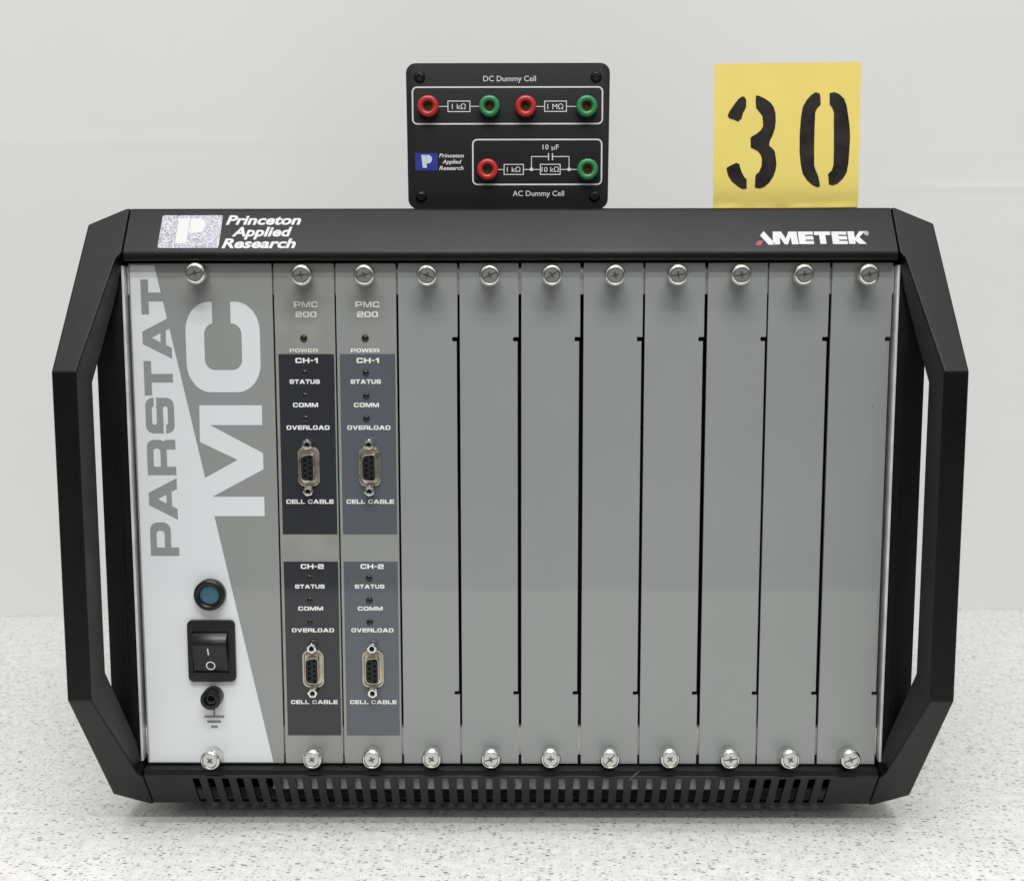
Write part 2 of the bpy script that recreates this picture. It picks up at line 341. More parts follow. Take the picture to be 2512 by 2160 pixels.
def ftext(bm, txt, x0, x1, zb, cap, fn, mi=0, bold=0.0, shear=0.0):
    """writing in the built-in typeface, fitted to x0..x1 with baseline zb and capital height cap"""
    cu = bpy.data.curves.new("t", 'FONT'); cu.body = txt; cu.size = 1; cu.offset = bold; cu.shear = shear; cu.resolution_u = 3; cu.fill_mode = 'FRONT' if hasattr(cu, 'fill_mode') else 'BOTH'
    o = bpy.data.objects.new("t", cu); COL.objects.link(o)
    dg = bpy.context.evaluated_depsgraph_get(); me = bpy.data.meshes.new_from_object(o.evaluated_get(dg))
    xs = [v.co.x for v in me.vertices]; a, b = min(xs), max(xs)
    ch = 0.70 + 2 * bold
    vs = [(x0 + (v.co.x - a) / (b - a) * (x1 - x0), zb + (v.co.y + bold) / ch * cap) for v in me.vertices]
    if bold > .01: onto(bm, [(1, [vs[i] for i in p.vertices]) for p in me.polygons if p.area > 1e-9], fn, mi=mi)      # joined into one outline
    else:
        q = [bm.verts.new(fn(u, v, 0)) for u, v in vs]
        for p in me.polygons: bm.faces.new([q[i] for i in p.vertices]).material_index = mi
    bpy.data.objects.remove(o); bpy.data.curves.remove(cu); bpy.data.meshes.remove(me)
def line(bm, pts, wd, fn, mi=0):
    for (xa, za), (xb, zb) in zip(pts, pts[1:]):
        d = Vector((xb - xa, zb - za)).normalized(); n = Vector((-d.y, d.x)) * wd / 2; e = d * wd / 2
        q = [(xa - e.x + n.x, za - e.y + n.y), (xb + e.x + n.x, zb + e.y + n.y), (xb + e.x - n.x, zb + e.y - n.y), (xa - e.x - n.x, za - e.y - n.y)]
        onto(bm, [(1, q)], fn, mi=mi)

# ================================================================== the setting
bm = bmesh.new(); box(bm, -1700, -540, -ZT - 32, 1700, 900, -ZT)
tb = finish("table_top", bm, 'table', bevel=1.5); tb['kind'] = 'structure'
bm = bmesh.new()
NX, NZ = 120, 150
def wall_off(x, z):          # shallow rolls and creases of the hung sheet (mm)
    y = 0.0
    for z0, amp, s, x0, sx in ((244, 0.25, 5, -420, 380), (236, .18, 4, 520, 250), (206, .7, 3.2, 430, 75), (206, .2, 3.0, 650, 300), (10, 0.22, 5, -520, 170), (172, .35, 9, 560, 220), (-20, .4, 14, 500, 400)):
        y += amp * math.exp(-((z - z0) / s) ** 2) * math.exp(-((x - x0) / sx) ** 2)
    y += 0.6 * math.exp(-(((x + 478) / 9) ** 2)) * (math.exp(-((z - 44) / 3.0) ** 2) + .8 * math.exp(-((z - 35) / 2.5) ** 2))
    return -y * .6 + 1.2 * math.sin(x * .004 + 1) * math.sin(z * .006)
xs = [-1700 + 3400 * i / NX for i in range(NX + 1)]; zs = [-ZT + .2 + 820 * j / 410 for j in range(411)]
xs = sorted(set(xs + [-478 + d for d in range(-20, 21, 4)]))
g = []
for z in zs:
    g.append([bm.verts.new(P3(x, 457 + x * 0.031 + wall_off(x, z), z)) for x in xs])
for j in range(len(zs) - 1):
    for i in range(len(xs) - 1): bm.faces.new([g[j][i], g[j][i + 1], g[j + 1][i + 1], g[j + 1][i]])
wl = finish("back_wall", bm, 'wall', smooth=80); wl['kind'] = 'structure'

# ================================================================== the instrument
inst = empty("rack_instrument", P3(0, 160, -ZT), "large black cased laboratory instrument with side handles and grey slot panels on the table", "electronic instrument")
# case behind the front
bm = bmesh.new(); box(bm, -218, 3, -150, -203.6, 330, 150); box(bm, 203.6, 3, -150, 218, 330, 150); box(bm, -203.6, 40, 150.5, 203.6, 330, 165); box(bm, -203.6, 40, -165, 203.6, 330, -150.5)
finish("case", bm, 'powder', inst, bevel=.6)
bm = bmesh.new(); box(bm, -203.2, 30, -150, 203.2, 326, 150)
finish("card_cage", bm, 'dark', inst)
for s in (-1, 1):
    bm = bmesh.new()
    xa, xb = sorted((s * 204.0, s * 218.4)); prof = [(xa, 0), (xb, 0)]
    box(bm, xa, -0.4, -138, xb, 2.6, 138)
    xa, xb = sorted((s * 208.2, s * 209.4)); box(bm, xa, -1.0, -120, xb, 0, 120)
    finish("side_flange", bm, 'flange', inst, bevel=.3)
    bm = bmesh.new(); xa, xb = sorted((s * 202.1, s * 203.4)); box(bm, xa, -1.2, -134.8, xb, 28, 135)
    finish("side_strip", bm, 'alu', inst, bevel=.2)
for s in (-1, 1):
    bm = bmesh.new(); 
    z0, z1 = (119.8, 134.2) if s > 0 else (-132.8, -117.0)
    box(bm, -201.8, 3.2, z0, 201.8, 9, z1); finish("mounting_bar", bm, 'alu', inst, bevel=.8)
# --- rails
def arc(cy, cz, r, a0, a1, n=5): return [(cy + r * math.cos(math.radians(a0 + (a1 - a0) * i / n)), cz + r * math.sin(math.radians(a0 + (a1 - a0) * i / n))) for i in range(n + 1)]
bm = bmesh.new()
prof = [(39.6, 165), (12.6, 165)] + [(11.0, 164.7), (9.9, 163.6)] + [(-4.7, 143.8), (-5.6, 142.3), (-6.0, 141.0), (-6.0, 138.6), (-5.6, 137.9), (-4.8, 137.5)] + [(2.6, 137.5), (2.6, 151), (39.6, 151)]
extrude_x(bm, prof, -200.4, 200.4)
top_rail = finish("top_rail", bm, 'powder', inst, smooth=40)
FS = slope(0.12)
bm = bmesh.new()
onto(bm, [(1, rr(-183.0, 144.1, -151.2, 161.3, .9))], FS); 
onto(bm, [(1, rr(-174.2, 146.2, -168.2, 159.6, .9, corners=(1, 1, 0, 0)))], slope(.24), mi=1)
onto(bm, [(1, rr(-167.9, 151.8, -159.6, 159.6, (3.9, 3.85), corners=(0, 1, 1, 0)))], slope(.24), mi=1)
finish("emblem", bm, ['foil', 'wht'], top_rail, smooth=0)
bm = bmesh.new()
for t, x0, x1, zb in (("Princeton", -149.1, -109.8, 156.2), ("Applied", -145.2, -113.9, 150.0), ("Research", -149.6, -111.2, 143.9)):
    ftext(bm, t, x0, x1, zb, 5.2, FS, bold=.032, shear=.21)
finish("rail_lettering", bm, 'wht', top_rail, smooth=0)
bm = bmesh.new()
onto(bm, [(1, [(134.1, 145.4), (130.2, 150.2), (132.3, 152.5), (138.0, 145.4)])], FS)
def ital(pts): return [(x, z) for x, z in pts]
onto(bm, [(1, [(136.3, 145.5), (137.0, 152.25), (141.3, 152.25), (143.3, 148.6), (145.2, 152.25), (149.3, 152.25), (149.6, 145.6), (146.2, 145.6), (146.0, 149.3), (144.1, 145.6), (142.4, 145.6), (140.4, 149.3), (140.0, 145.6)])], FS)
E_ = lambda x0, x1: [(1, rect(x0, 145.7, x1, 152.25)), (-1, rect(x0 + 3.5, 147.3, x1 + 1, 148.0)), (-1, rect(x0 + 3.5, 149.9, x1 + 1, 150.6))]
onto(bm, E_(150.0, 157.7), FS)
onto(bm, [(1, rect(158.3, 150.4, 166.7, 152.25)), (1, rect(160.9, 145.8, 164.1, 152.25))], FS)
onto(bm, E_(167.4, 175.2), FS)
onto(bm, [(1, rect(175.8, 145.8, 179.2, 152.35)), (1, [(179.0, 148.6), (182.0, 152.4), (185.0, 152.4), (181.6, 149.3), (184.9, 145.8), (180.9, 145.8), (179.0, 147.8)])], FS)
onto(bm, [(1, circ(185.6, 151.4, 1.15)), (-1, circ(185.6, 151.4, .85)), (1, rect(185.1, 150.9, 185.4, 151.9)), (1, rect(185.1, 151.4, 186.0, 151.9)), (1, [(185.5, 151.5), (185.8, 151.5), (186.2, 150.9), (185.9, 150.9)])], FS)
onto(bm, [(1, [(127.2, 145.2), (130.2, 145.2), (131.4, 147.5), (128.7, 147.5)])], FS, mi=1)
finish("rail_logo", bm, ['wht', 'logored'], top_rail, smooth=0)
# bottom rail with its row of slots
bm = bmesh.new()
SL0, SLP, SLW = -172.6, 8.04, 3.8
ops = [(1, rect(-200.4, -163.6, 200.4, -141.3))]
slots = []
for k in range(44):
    x = SL0 + SLP * k; q = rr(x - SLW / 2, -162.9, x + SLW / 2, -143.0, .8, n=3)
    slots.append(x); ops.append((-1, q))
onto(bm, ops, slope_low(0), depth=1.8)
bm2 = bmesh.new()
prof = [(-5.2, -142.1), (-5.9, -140.9), (-6.0, -139.4), (-5.6, -138.2), (-4.6, -137.6), (2.6, -137.4), (2.6, -139.6), (-3.6, -140.4), (-4.6, -141.4)]
extrude_x(bm2, prof, -200.4, 200.4)
tmp = bpy.data.meshes.new("x"); bm2.to_mesh(tmp); bm.from_mesh(tmp); bm2.free(); bpy.data.meshes.remove(tmp)
ops = [(1, rect(-200.4, 30, 200.4, 39.6))]
onto(bm, ops, lambda u, v, d: P3(u, v, -164.6 + d), depth=1.8)
finish("bottom_rail", bm, 'powder', inst, smooth=40)
bm = bmesh.new()
box(bm, -131.5, 2.7, -152.2, 131.5, 4.0, -139.8)
finish("inner_plate", bm, 'plate', inst)
for x in (-150, 150):
    for y in (70, 300):
        bm = bmesh.new(); ops = cyl_ops(x, y, 11); onto(bm, ops, lambda u, v, d: P3(u, v, -176 + d), depth=11)
        finish("foot", bm, 'rubber', inst)
# --- handles
def handle(s):
    bm = bmesh.new()
    fy = lambda z: 11 - (165 - abs(z)) * .75
    half = [  # z front, inner x, outer x, back y, back z
        (165.0, 201.2, 203.0, 40, 165.0), (156.4, 201.2, 221.6, 40, 156.4), (141.5, 201.2, 222.2, 30, 141.5), (139.0, 203.4, 222.3, 10, 128.0), (127.0, 205.2, 222.8, -3.0, 121.0), (83.4, 212.1, 224.3, -27.0, 76.0)]
    secs = half + [(-zf, a, b, yb, -zb) for zf, a, b, yb, zb in reversed(half)]
    rings = []
    for zf, a, b, yb, zb in secs:
        y = fy(zf)
        rings.append([bm.verts.new(P3(s * a, y, zf)), bm.verts.new(P3(s * b, y, zf)), bm.verts.new(P3(s * b, yb, zb)), bm.verts.new(P3(s * a, yb, zb))])
    for A, B in zip(rings, rings[1:]):
        for i in range(4):
            j = (i + 1) % 4; bm.faces.new([A[i], A[j], B[j], B[i]])
    bm.faces.new(rings[0]); bm.faces.new(rings[-1])
    bmesh.ops.recalc_face_normals(bm, faces=bm.faces)
    bmesh.ops.dissolve_limit(bm, angle_limit=math.radians(2.0), verts=bm.verts, edges=bm.edges)
    return finish("handle", bm, 'handle', inst, smooth=0, bevel=1.7, seg=5, bev_ang=14)
handle(-1); handle(1)

# --- thumb screws
def thumb_screw(x, z, ang, slot, parent, lean=0.0):
    bm = bmesh.new()
    lathe(bm, x, z, [(3.1, 0), (3.1, -2.2), (3.2, -2.4), (4.55, -2.6), (4.75, -2.9), (4.75, -3.1), (4.75, -9.0), (4.75, -9.3), (4.55, -9.6), (5.2, -9.8), (5.5, -10.1), (5.55, -10.8), (5.5, -11.3), (5.3, -11.8), (4.55, -12.9), (4.35, -13.0), (4.1, -12.9), (3.95, -12.5), (3.9, -12.1), (3.72, -11.9)], n=64, knurl={4, 5, 6, 7})
    ca, sa = math.cos(ang), math.sin(ang)
    def rot(p): return [(x + ca * a - sa * b, z + sa * a + ca * b) for a, b in p]
    ops = [(1, circ(x, z, 3.72, 64))]
    L_, w_ = 1.75, .42
    for a in ([(-L_, -w_), (L_, -w_), (L_, w_), (-L_, w_)], [(-w_, -L_), (w_, -L_), (w_, L_), (-w_, L_)], circ(0, 0, .95, 12)): ops.append((-1, rot(a)))
    if slot: ops.append((-1, rot([(-3.5, -.28), (3.5, -.28), (3.5, .28), (-3.5, .28)])))
    onto(bm, ops, front(-12.5), depth=1.1, mi=1)
    onto(bm, [(1, circ(x, z, 3.72, 32))], front(-11.4), mi=2)
    return finish("thumb_screw", bm, ['chrome', 'satin', 'recess'], parent, smooth=30)
# --- panels
def panel(name, x0, x1, m, notch=False, holes=()):
    bm = bmesh.new()
    z0, z1 = -136.4, 136.2
    ops = [(1, rr(x0, z0, x1, z1, .8 if not notch else .25, n=3))]
    if notch:
        ops += [(-1, rr(x1 - 2.9, 95.4, x1 + 1, 97.7, .6, n=3)), (-1, rr(x1 - 2.9, -97.4, x1 + 1, -95.2, .6, n=3)), (-1, rect(x1 - .5, -95.3, x1 + 1, 95.5))]
    for x, z, r in holes: ops.append((-1, circ(x, z, r, 20)))
    onto(bm, ops, front(0), depth=2.2)
    return finish(name, bm, m, inst, smooth=0, bevel=.22, seg=1, bev_ang=60)
main = panel("power_panel", -199.9, -124.75, 'film')
bm = bmesh.new()
ops = []
CX = [(1, rr(-171.0, 68.6, -131.8, 116.3, (12.5, 15.5), n=10)), (-1, rr(-161.2, 80.4, -141.5, 104.9, (5.2, 5.6), n=8)), (-1, rect(-156.7, 104, -147.0, 118))]
MX = [(1, [(-165, 61.7), (-131.8, 61.7), (-131.8, 51.1), (-159.6, 51.1), (-131.8, 36.1), (-131.8, 27.3), (-159.5, 12.5), (-131.8, 12.5), (-131.8, 1.9), (-166, 1.9)]),
      (-1, [(-172, 45.3), (-145.5, 32.4), (-168, 20.1)])]
dx = lambda z: -186.5 + (136.7 - z) * (56.0 / 273.3)
DG = [(1, [(-199.1, 135.4), (dx(135.4), 135.4), (dx(-135.8), -135.8), (-198.9, -135.8)])]
PS = []
for c, z0, z1 in (('P', -19.9, -1.5), ('A', -.1, 22.5), ('R', 24.1, 43.2), ('S', 46.6, 65.7), ('T', 66.9, 85.2), ('A', 86.3, 108.5), ('T', 109.6, 127.9)):
    w, o = glyph(c)
    tmp_ops = [(s, [(-178.5 - p[1] * 15.3, z0 + p[0] / w * (z1 - z0)) for p in q]) for s, q in o]
    PS.append(tmp_ops)
# white = (M, C, diagonal field) minus the small letters: letters are resolved first, then taken out of the field
def combine(base_ops, letters):
    allops = [o for o in base_ops] + [o for L_ in letters for o in L_]
    vs, edges = [], []
    for s, q in allops:
        b = len(vs); vs += [Vector(p) for p in q]; edges += [(b + i, b + (i + 1) % len(q)) for i in range(len(q))]
    ov, oe, of, *_ = delaunay_2d_cdt(vs, edges, [], 0, 1e-5)
    def ev(ops, c):
        on = False
        for s, q in ops:
            if inside(c, q): on = s > 0
        return on
    out = []
    for t in of:
        c = (sum(ov[i][0] for i in t) / 3, sum(ov[i][1] for i in t) / 3)
        if ev(base_ops, c) and not any(ev(L_, c) for L_ in letters): out.append(t)
    return ov, out
ov, tris = combine(CX + MX + DG, PS)
vv = {}
for t in tris:
    for i in t:
        if i not in vv: vv[i] = bm.verts.new(P3(ov[i][0], -.12, ov[i][1]))
    bm.faces.new([vv[i] for i in t])
finish("printed_graphic", bm, 'white', main, smooth=0)
bm = bmesh.new()
FG = front(-.22)
onto(bm, [(1, rect(-163.0, -109.4, -161.9, -104.5)), (1, rect(-168.0, -110.4, -157.0, -109.0))], FG)
onto(bm, [(1, rect(-166.4, -113.3, -158.8, -111.9))], FG); onto(bm, [(1, rect(-164.4, -116.2, -160.7, -114.8))], FG)
finish("earth_symbol", bm, 'gprint', main, smooth=0)
# lamp
lamp = bmesh.new()
lathe(lamp, -162.2, -40.8, [(8.5, 0), (8.55, -3.2), (8.2, -4.4), (7.4, -4.9), (6.2, -4.7), (5.5, -3.9), (5.3, -2.8)], n=48)
lamp_o = finish("indicator_lamp", lamp, 'black', inst, smooth=50)
bm = bmesh.new(); lathe(bm, -162.2, -40.8, [(5.35, -2.9), (4.6, -3.3), (2.5, -3.55), (0, -3.6)], n=40); finish("lens", bm, 'lens', lamp_o, smooth=50)
# rocker switch
bm = bmesh.new()
onto(bm, [(1, rr(-175.2, -89.3, -149.5, -55.2, 2.6)), (-1, rect(-172.6, -84.3, -153.0, -61.2))], front(-2.4), depth=2.4)
sw = finish("power_switch", bm, 'blackm', inst, bevel=.5, seg=2, smooth=40)
bm = bmesh.new()
prof = [(0.5, -61.4), (-2.2, -61.7), (-4.6, -63.6), (-6.0, -66.0), (-6.5, -67.9), (-6.2, -68.5), (-3.4, -76.5), (-1.6, -84.0), (.5, -84.0)]
extrude_x(bm, prof, -172.3, -153.4)
rk = finish("rocker", bm, 'black', sw, bevel=.35, seg=2, smooth=40, bev_ang=30)
bm = bmesh.new()
def rock(u, v, d):
    y = -6.25 + (-68.5 - v) / 8.0 * 2.8 if v > -76.5 else -3.4 + (-76.5 - v) / 7.5 * 1.8
    return P3(u, y - .12, v)
onto(bm, [(1, [(-163.9, -69.6), (-163.2, -69.6), (-163.0, -73.6), (-163.7, -73.6)])], rock)
onto(bm, [(1, circ(-162.9, -80.2, 2.55, 32)), (-1, circ(-162.9, -80.2, 1.95, 32))], rock)
finish("switch_marks", bm, 'text', sw, smooth=0)
# earth socket
bm = bmesh.new(); lathe(bm, -162.4, -97.8, [(5.6, 0), (5.6, -7.5), (5.3, -8.2), (4.7, -8.5), (3.5, -8.5), (3.2, -8.1), (3.1, -2.0), (0, -2.0)], n=40)
sk = finish("earth_socket", bm, 'black', inst, smooth=40)
bm = bmesh.new(); lathe(bm, -162.4, -97.8, [(2.6, -2.1), (2.6, -6.2), (2.2, -6.2), (2.1, -2.2)], n=24); finish("contact_sleeve", bm, 'rim', sk, smooth=40)
thumb_screw(-162.0, 131.0, .25, True, inst); thumb_screw(-162.6, -130.2, .8, False, inst)

# --- two channel modules
def led(x, z, parent):
    bm = bmesh.new(); lathe(bm, x, z, [(1.95, -.25), (1.92, -.36), (1.72, -.34), (1.7, .3)], n=20, mi=1)
    lathe(bm, x, z, [(1.72, .4), (1.66, -.35), (1.1, -.75), (0, -.95)], n=20)
    finish("indicator_led", bm, ['led', 'rim'], parent, smooth=60)
def connector(x, z):
    e = bmesh.new()
    onto(e, [(1, [(x + a, z + b) for a, b in rr(-5.8, -10.5, 5.8, 10.5, 3.6, n=5)]), (-1, [(x + a, z + b) for a, b in rr(-4.9, -9.5, 4.9, 9.5, 3.0, n=5)])], front(-1.3), depth=1.3)
    onto(e, [(1, [(x + a, z + b) for a, b in rr(-4.95, -9.55, 4.95, 9.55, 3.0, n=5)])], front(-.5), depth=.5)
    c = finish("cell_connector", e, 'tin', inst, smooth=35, bevel=.25)
    def dee(g, n=5):   # D outline, long side on the right
        pts = [(-3.2, -6.3), (3.2, -7.2), (3.2, 7.2), (-3.2, 6.3)]
        out = []
        for i, p in enumerate(pts):
            a, b = Vector(pts[i - 1]), Vector(pts[(i + 1) % 4]); p = Vector(p)
            d1 = (a - p).normalized(); d2 = (b - p).normalized()
            for k in range(n + 1):
                t = k / n; q = p + d1 * 2.2 * (1 - t) ** 2 + d2 * 2.2 * t ** 2
                out.append(q)
        return [(x + q.x * (1 + g / 3.3), z + q.y * (1 + g / 7.3)) for q in out]
    bm = bmesh.new()
    onto(bm, [(1, dee(.45)), (-1, dee(0))], front(-6.2), depth=5.8)
    finish("shell", bm, 'tin', c, smooth=40, bevel=.15)
    bm = bmesh.new(); ops = [(1, dee(-.08))]
    for k in range(5): ops.append((-1, circ(x + 1.45, z + (2 - k) * 2.75, .62, 12)))
    for k in range(4): ops.append((-1, circ(x - 1.4, z + (1.5 - k) * 2.75, .62, 12)))
    onto(bm, ops, front(-5.7), depth=2.2)
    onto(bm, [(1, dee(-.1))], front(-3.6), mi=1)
    finish("socket_insert", bm, ['blackm', 'dark'], c, smooth=30)
    for dz in (12.5, -12.5):
        bm = bmesh.new(); a0 = random.uniform(0, 1)
        onto(bm, [(1, circ(x, z + dz, 2.85, 6, a0)), (-1, circ(x, z + dz, 1.25, 16))], front(-5.6), depth=5.4)
        onto(bm, [(1, circ(x, z + dz, 1.3, 12))], front(-3.2), mi=1)
        finish("jack_screw", bm, ['chrome', 'dark'], c, smooth=25, bevel=.3, bev_ang=40)
for k, (x0, x1, m, lab, tm) in enumerate(((-123.85, -92.15, 'worn', 'chan', 'textworn'), (-91.35, -59.75, 'film', 'chan2', 'text'))):
    dx_ = 0 if k == 0 else 32.35
    p = panel("channel_panel", x0, x1, m)
    p['label'] = ("stained grey channel panel with charcoal labels", "clean grey channel panel with slate blue labels")[k]
    if k == 0: lx0, lx1 = -122.3, -92.9
    else: lx0, lx1 = -89.9, -60.7
    for z0, z1 in ((-8.0, 88.8), (-120.4, -23.0)):
        bm = bmesh.new(); onto(bm, [(1, rect(lx0, z0, lx1, z1))], front(-.10)); finish("channel_label", bm, lab, p, smooth=0)
    bm = bmesh.new(); F = front(-.2)
    words(bm, [(t, a + dx_, b + dx_, c, d) for t, a, b, c, d in (("PMC", -113.5, -100.8, 116.4, 113.3), ("200", -112.7, -101.7, 111.2, 108.1), ("POWER", -116.3, -101.3, 91.7, 89.7))], F)
    finish("heading_lettering", bm, tm, p, smooth=0)
    for chan in ((("CH-1", -113.4, -101.5, 86.8, 84.1), ("STATUS", -116.7, -100.7, 75.4, 73.1), ("COMM", -115.2, -101.9, 63.0, 60.7),
                  ("OVERLOAD", -118.9, -96.0, 50.9, 48.6), ("CELL CABLE", -120.0, -94.6, 11.0, 8.7)),
                 (("CH-2", -113.1, -100.6, -24.3, -26.9), ("STATUS", -116.4, -100.4, -35.6, -37.8), ("COMM", -115.0, -101.5, -47.8, -50.0),
                  ("OVERLOAD", -118.7, -95.8, -59.9, -62.1), ("CELL CABLE", -120.1, -94.6, -100.3, -102.5))):
        for nm, part_ in (("channel_lettering", chan[:4]), ("cable_lettering", chan[4:])):
            bm = bmesh.new(); words(bm, [(t, a + dx_, b + dx_, c, d) for t, a, b, c, d in part_], F)
            finish(nm, bm, 'text', p, smooth=0)
    lx = -108.7 if k == 0 else -76.25
    for z in (97.1, 78.8, 66.6, 54.5, -32.1, -44.4, -56.5): led(lx, z, p)
    for z in (28.9, -82.2): connector(-107.4 if k == 0 else -74.8, z)
    thumb_screw(-107.3 + dx_, 130.1, .1 + .2 * k, True, inst); thumb_screw(-107.3 + dx_, -129.5, .7 - .3 * k, False, inst)
# --- eight blank panels
gaps = [(-58.6, -27.6), (-26.4, 4.5), (6.0, 36.9), (38.7, 69.7), (70.9, 102.0), (103.7, 134.6), (135.5, 167.0), (168.5, 199.9)]
angT = [-.35, .45, .6, .3, .15, .2, .12, .3]; angB = [.9, .25, .05, .85, .8, .1, .95, .4]
for k, (x0, x1) in enumerate(gaps):
    panel("blank_panel", x0, x1, 'panel', notch=True)
    c = -42.7 + 32.42 * k + .2
    xt = [-42.6, -10.3, 21.7, 54.2, 86.5, 119.0, 151.2, 184.4][k]; xb = [-42.6, -10.5, 21.8, 53.9, 86.3, 118.9, 151.2, 183.7][k]
    thumb_screw(xt, 130.0 + random.uniform(-.15, .15), angT[k], k not in (3,), inst)
    thumb_screw(xb, -129.1 + random.uniform(-.2, .2), angB[k], k % 2 == 1, inst)

# ================================================================== resistor test box on top
YB = 20.0
cell = empty("dummy_cell_box", P3(0, YB + 14, 165), "small black test box with red and green sockets, standing on top of the instrument", "test box")
bm = bmesh.new()
BT, BB = 240.8, 165.05
def boxfn(u, v, d):
    k = 1 - .011 * (240.8 - v) / 76.0
    return P3(-1.3 + (u + 1.3) * k, YB + d, v)
onto(bm, [(1, rr(-55.0, BB, 52.8, BT, 5.2, n=8))], boxfn, depth=30)
body = finish("body", bm, 'box', cell, bevel=1.1, seg=3, smooth=40)
bm = bmesh.new(); F = front(YB - .12); t = .78
def ring(x0, z0, x1, z1, r, t): return [(1, rr(x0, z0, x1, z1, r)), (-1, rr(x0 + t, z0 + t, x1 - t, z1 - t, max(r - t, .01)))]
onto(bm, ring(-52.0, 209.1, 49.3, 228.8, 2.8, t), F); onto(bm, ring(-20.2, 177.5, 49.1, 201.7, 2.8, t), F)
for x0, z0, x1, z1 in ((-33.1, 215.6, -21.0, 221.5), (18.1, 215.6, 30.1, 221.4), (-3.4, 182.9, 7.3, 188.6), (15.9, 182.9, 26.9, 188.6)): onto(bm, ring(x0, z0, x1, z1, .02, .45), F)
lw = .40
for q in ([(-38, 218.5), (-33.1, 218.5)], [(-21.0, 218.5), (-16, 218.5)], [(13.6, 218.4), (18.1, 218.4)], [(30.1, 218.4), (35.5, 218.4)], [(-6.6, 185.7), (-3.4, 185.7)], [(7.3, 185.7), (15.9, 185.7)], [(26.9, 185.7), (36, 185.7)]):
    onto(bm, [(1, rect(q[0][0], q[0][1] - lw / 2, q[1][0], q[1][1] + lw / 2))], F)
onto(bm, [(1, circ(11.4, 185.8, .95)), (1, rect(11.4 - lw / 2, 185.8, 11.4 + lw / 2, 192.6)), (1, rect(11.4 - lw / 2, 192.2, 20.5, 192.6 + .06)), (1, rect(20.2, 190.5, 20.75, 194.2))], front(YB - .16))
onto(bm, [(1, circ(31.4, 185.8, .95)), (1, rect(31.4 - lw / 2, 185.8, 31.4 + lw / 2, 192.6)), (1, rect(22.5, 192.2, 31.4 + lw / 2, 192.6 + .06)), (1, rect(22.3, 190.5, 22.85, 194.2))], front(YB - .16))
for s_, x0, x1, zb, cap in (("DC Dummy Cell", -14.1, 13.7, 231.4, 2.85), ("AC Dummy Cell", 1.4, 28.8, 171.8, 2.85), ("1 k\u03a9", -30.8, -23.4, 217.1, 2.75), ("1 M\u03a9", 19.8, 28.2, 217.0, 2.75),
                      ("1 k\u03a9", -1.7, 5.5, 184.4, 2.65), ("10 k\u03a9", 16.8, 26.0, 184.4, 2.65), ("10 \u00b5F", 17.3, 25.9, 196.1, 2.6)):
    ftext(bm, s_, x0, x1, zb, cap, F, bold=.004)
for s_, x0, x1, zb in (("Princeton", -37.8, -24.6, 192.0), ("Applied", -36.1, -25.9, 188.8), ("Research", -37.8, -24.8, 185.5)): ftext(bm, s_, x0, x1, zb, 2.15, F, bold=.02, shear=.22)
finish("printing", bm, 'btext', body, smooth=0)
bm = bmesh.new()
onto(bm, [(1, rect(-50.6, 185.3, -38.6, 194.4))], F)
F2 = front(YB - .24)
onto(bm, [(1, [(-47.3, 193.4), (-44.9, 193.4), (-44.3, 187.0), (-44.7, 186.6), (-46.2, 186.6), (-46.6, 187.0)])], F2, mi=1)
onto(bm, [(1, rr(-44.6, 188.9, -41.6, 193.4, (2.2, 2.2), corners=(0, 1, 1, 0)))], F2, mi=1)
finish("emblem", bm, ['blue', 'pale'], body, smooth=0)
for x, z, c in ((-43.2, 218.3, 'red'), (-10.8, 218.3, 'green'), (8.3, 218.2, 'red'), (40.5, 218.2, 'green'), (-11.9, 185.6, 'red'), (41.1, 185.6, 'green')):
    bm = bmesh.new(); lathe(bm, x, z, [(5.4, 0), (5.55, -1.2), (5.5, -4.2), (5.1, -5.2), (4.4, -5.6), (3.4, -5.5), (2.9, -5.0), (2.75, -4.2), (2.75, -.4), (0, -.4)], n=40, y0=YB)
    s_ = finish("banana_socket", bm, c, cell, smooth=50); s_['label'] = c + " banana socket"
    bm = bmesh.new(); lathe(bm, x, z, [(2.65, -.45), (2.65, -3.6), (2.15, -3.6), (2.0, -.6), (0, -.6)], n=24, y0=YB); finish("contact", bm, 'brass', s_, smooth=40)
for x, z, a in ((-47.8, 233.6, .1), (45.5, 233.7, .05), (-47.5, 171.6, .75), (45.1, 171.6, .4)):
    bm = bmesh.new()
    lathe(bm, x, z, [(3.0, .2), (3.0, -.25), (2.8, -.55), (2.5, -.7)], n=28, y0=YB)
    ca, sa = math.cos(a), math.sin(a); R_ = lambda q: [(x + ca * u - sa * v, z + sa * u + ca * v) for u, v in q]
    onto(bm, [(1, circ(x, z, 2.5, 28)), (-1, R_(rect(-1.7, -.35, 1.7, .35))), (-1, R_(rect(-.35, -1.7, .35, 1.7)))], front(YB - .7), depth=.6)
    finish("screw", bm, 'black', cell, smooth=40)

